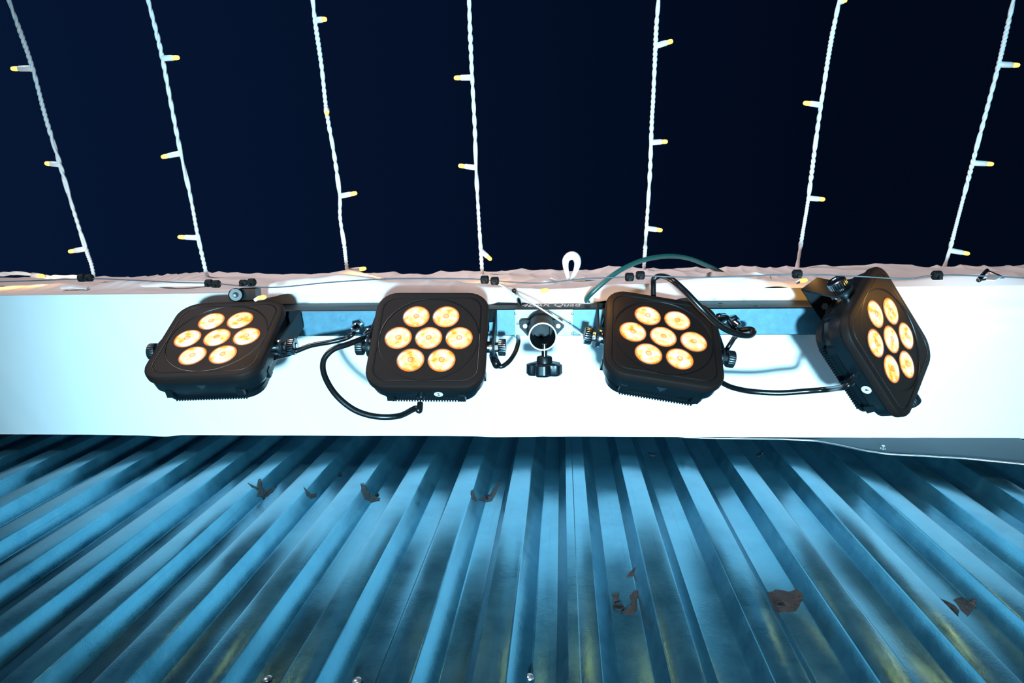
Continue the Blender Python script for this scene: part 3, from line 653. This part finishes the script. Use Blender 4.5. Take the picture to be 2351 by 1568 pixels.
# ---- steel wire stretched along the front, with its clips
WPX = [(-60, 648), (60, 645), (205, 640), (300, 643), (400, 648), (480, 650), (497, 651), (620, 660), (760, 648), (900, 640), (1050, 640), (1112, 642), (1135, 645), (1240, 650), (1340, 640), (1446, 636), (1473, 633), (1600, 637), (1760, 632), (1828, 630), (1960, 634), (2080, 640), (2150, 632), (2270, 634), (2351, 638), (2450, 640)]
dw = lambda px: w2p(on_y(px, 640, YF - .045))[2]
wp = smooth_path([at_d(x, y, dw(x)) for x, y in WPX], 6)
tag(MB().tube(wp, .0008, 6).build('steel_wire', M['wire'], None, True), 'thin steel wire stretched along the front of the beam through the clips', 'wire')
CL = [((205, 638), 'leftmost black wire clip, a double one under the first fairy string'), ((196, 637), None), ((480, 650), 'black wire clip at the foot of the second fairy string'), ((497, 652), 'black wire clip right beside the foot of the second fairy string'),
      ((559, 649), 'small flat black wire clip above the far-tilted light'), ((578, 648), 'square black wire clip above the far-tilted light'), ((1113, 642), 'black wire clip at the foot of the string behind the sticker 2 light'),
      ((1136, 645), 'round black wire clip where the pale tie line starts'), ((1445, 636), 'black wire clip left of the green cable string foot'), ((1470, 632), 'black wire clip at the foot of the string behind the green cable'),
      ((1830, 629), 'black wire clip at the string foot beside the corner-turned yoke'), ((2151, 632), 'hooked black wire clip at the foot of the rightmost string')]
for (px, py), lb in CL:
    if not lb: continue
    c = at_d(px, py, dw(px) - .001); rt = root('wire_clip', c, lb, 'clip', 'black clips on the steel wire')
    ax = Vector((1, 0, .02)); sz = .0052 if px not in (559,) else .004
    MB().lathe(c - ax * .005, ax, [(0, sz * .7), (.0015, sz), (.0085, sz), (.010, sz * .7)], 12).build('clip_body', M['clip'], rt, 40)
    MB().box(c + Vector((0, .002, -.006)), .0035, .004, .007).build('clip_screw', M['clip'], rt)
    if px == 205: MB().lathe(c + Vector((-.016, 0, .001)), ax, [(0, sz * .8), (.001, sz * 1.1), (.008, sz * 1.1), (.009, sz * .8)], 12).build('clip_body', M['clip'], rt, 40)
# ---- buckle on the right
bk = root('strap_buckle', on_y(2262, 632, YF - .036), 'small triangular metal strap buckle on the cloth near the right edge', 'buckle')
A = [on_y(x, y, YF - .036) for x, y in ((2247, 643), (2266, 621), (2304, 637), (2247, 643))]
MB().tube([A[0], A[1]], .0028, 8).build('buckle_bar', M['steelknob'], bk, True)
MB().tube([A[1], A[2]], .0014, 8).build('buckle_wire', M['steelknob'], bk, True)
MB().tube([A[2], A[0]], .0012, 8).build('buckle_wire', M['steelknob'], bk, True)
B_ = [on_y(x, y, YF - .037) for x, y in ((2264, 643), (2270, 626), (2300, 636), (2284, 644))]
solid(mesh('strap_end', B_, [(0, 1, 2, 3)], M['cloth'], bk), .001)
for o in bpy.data.objects:
    for k in ('_w', '_o'):
        if k in o: del o[k]
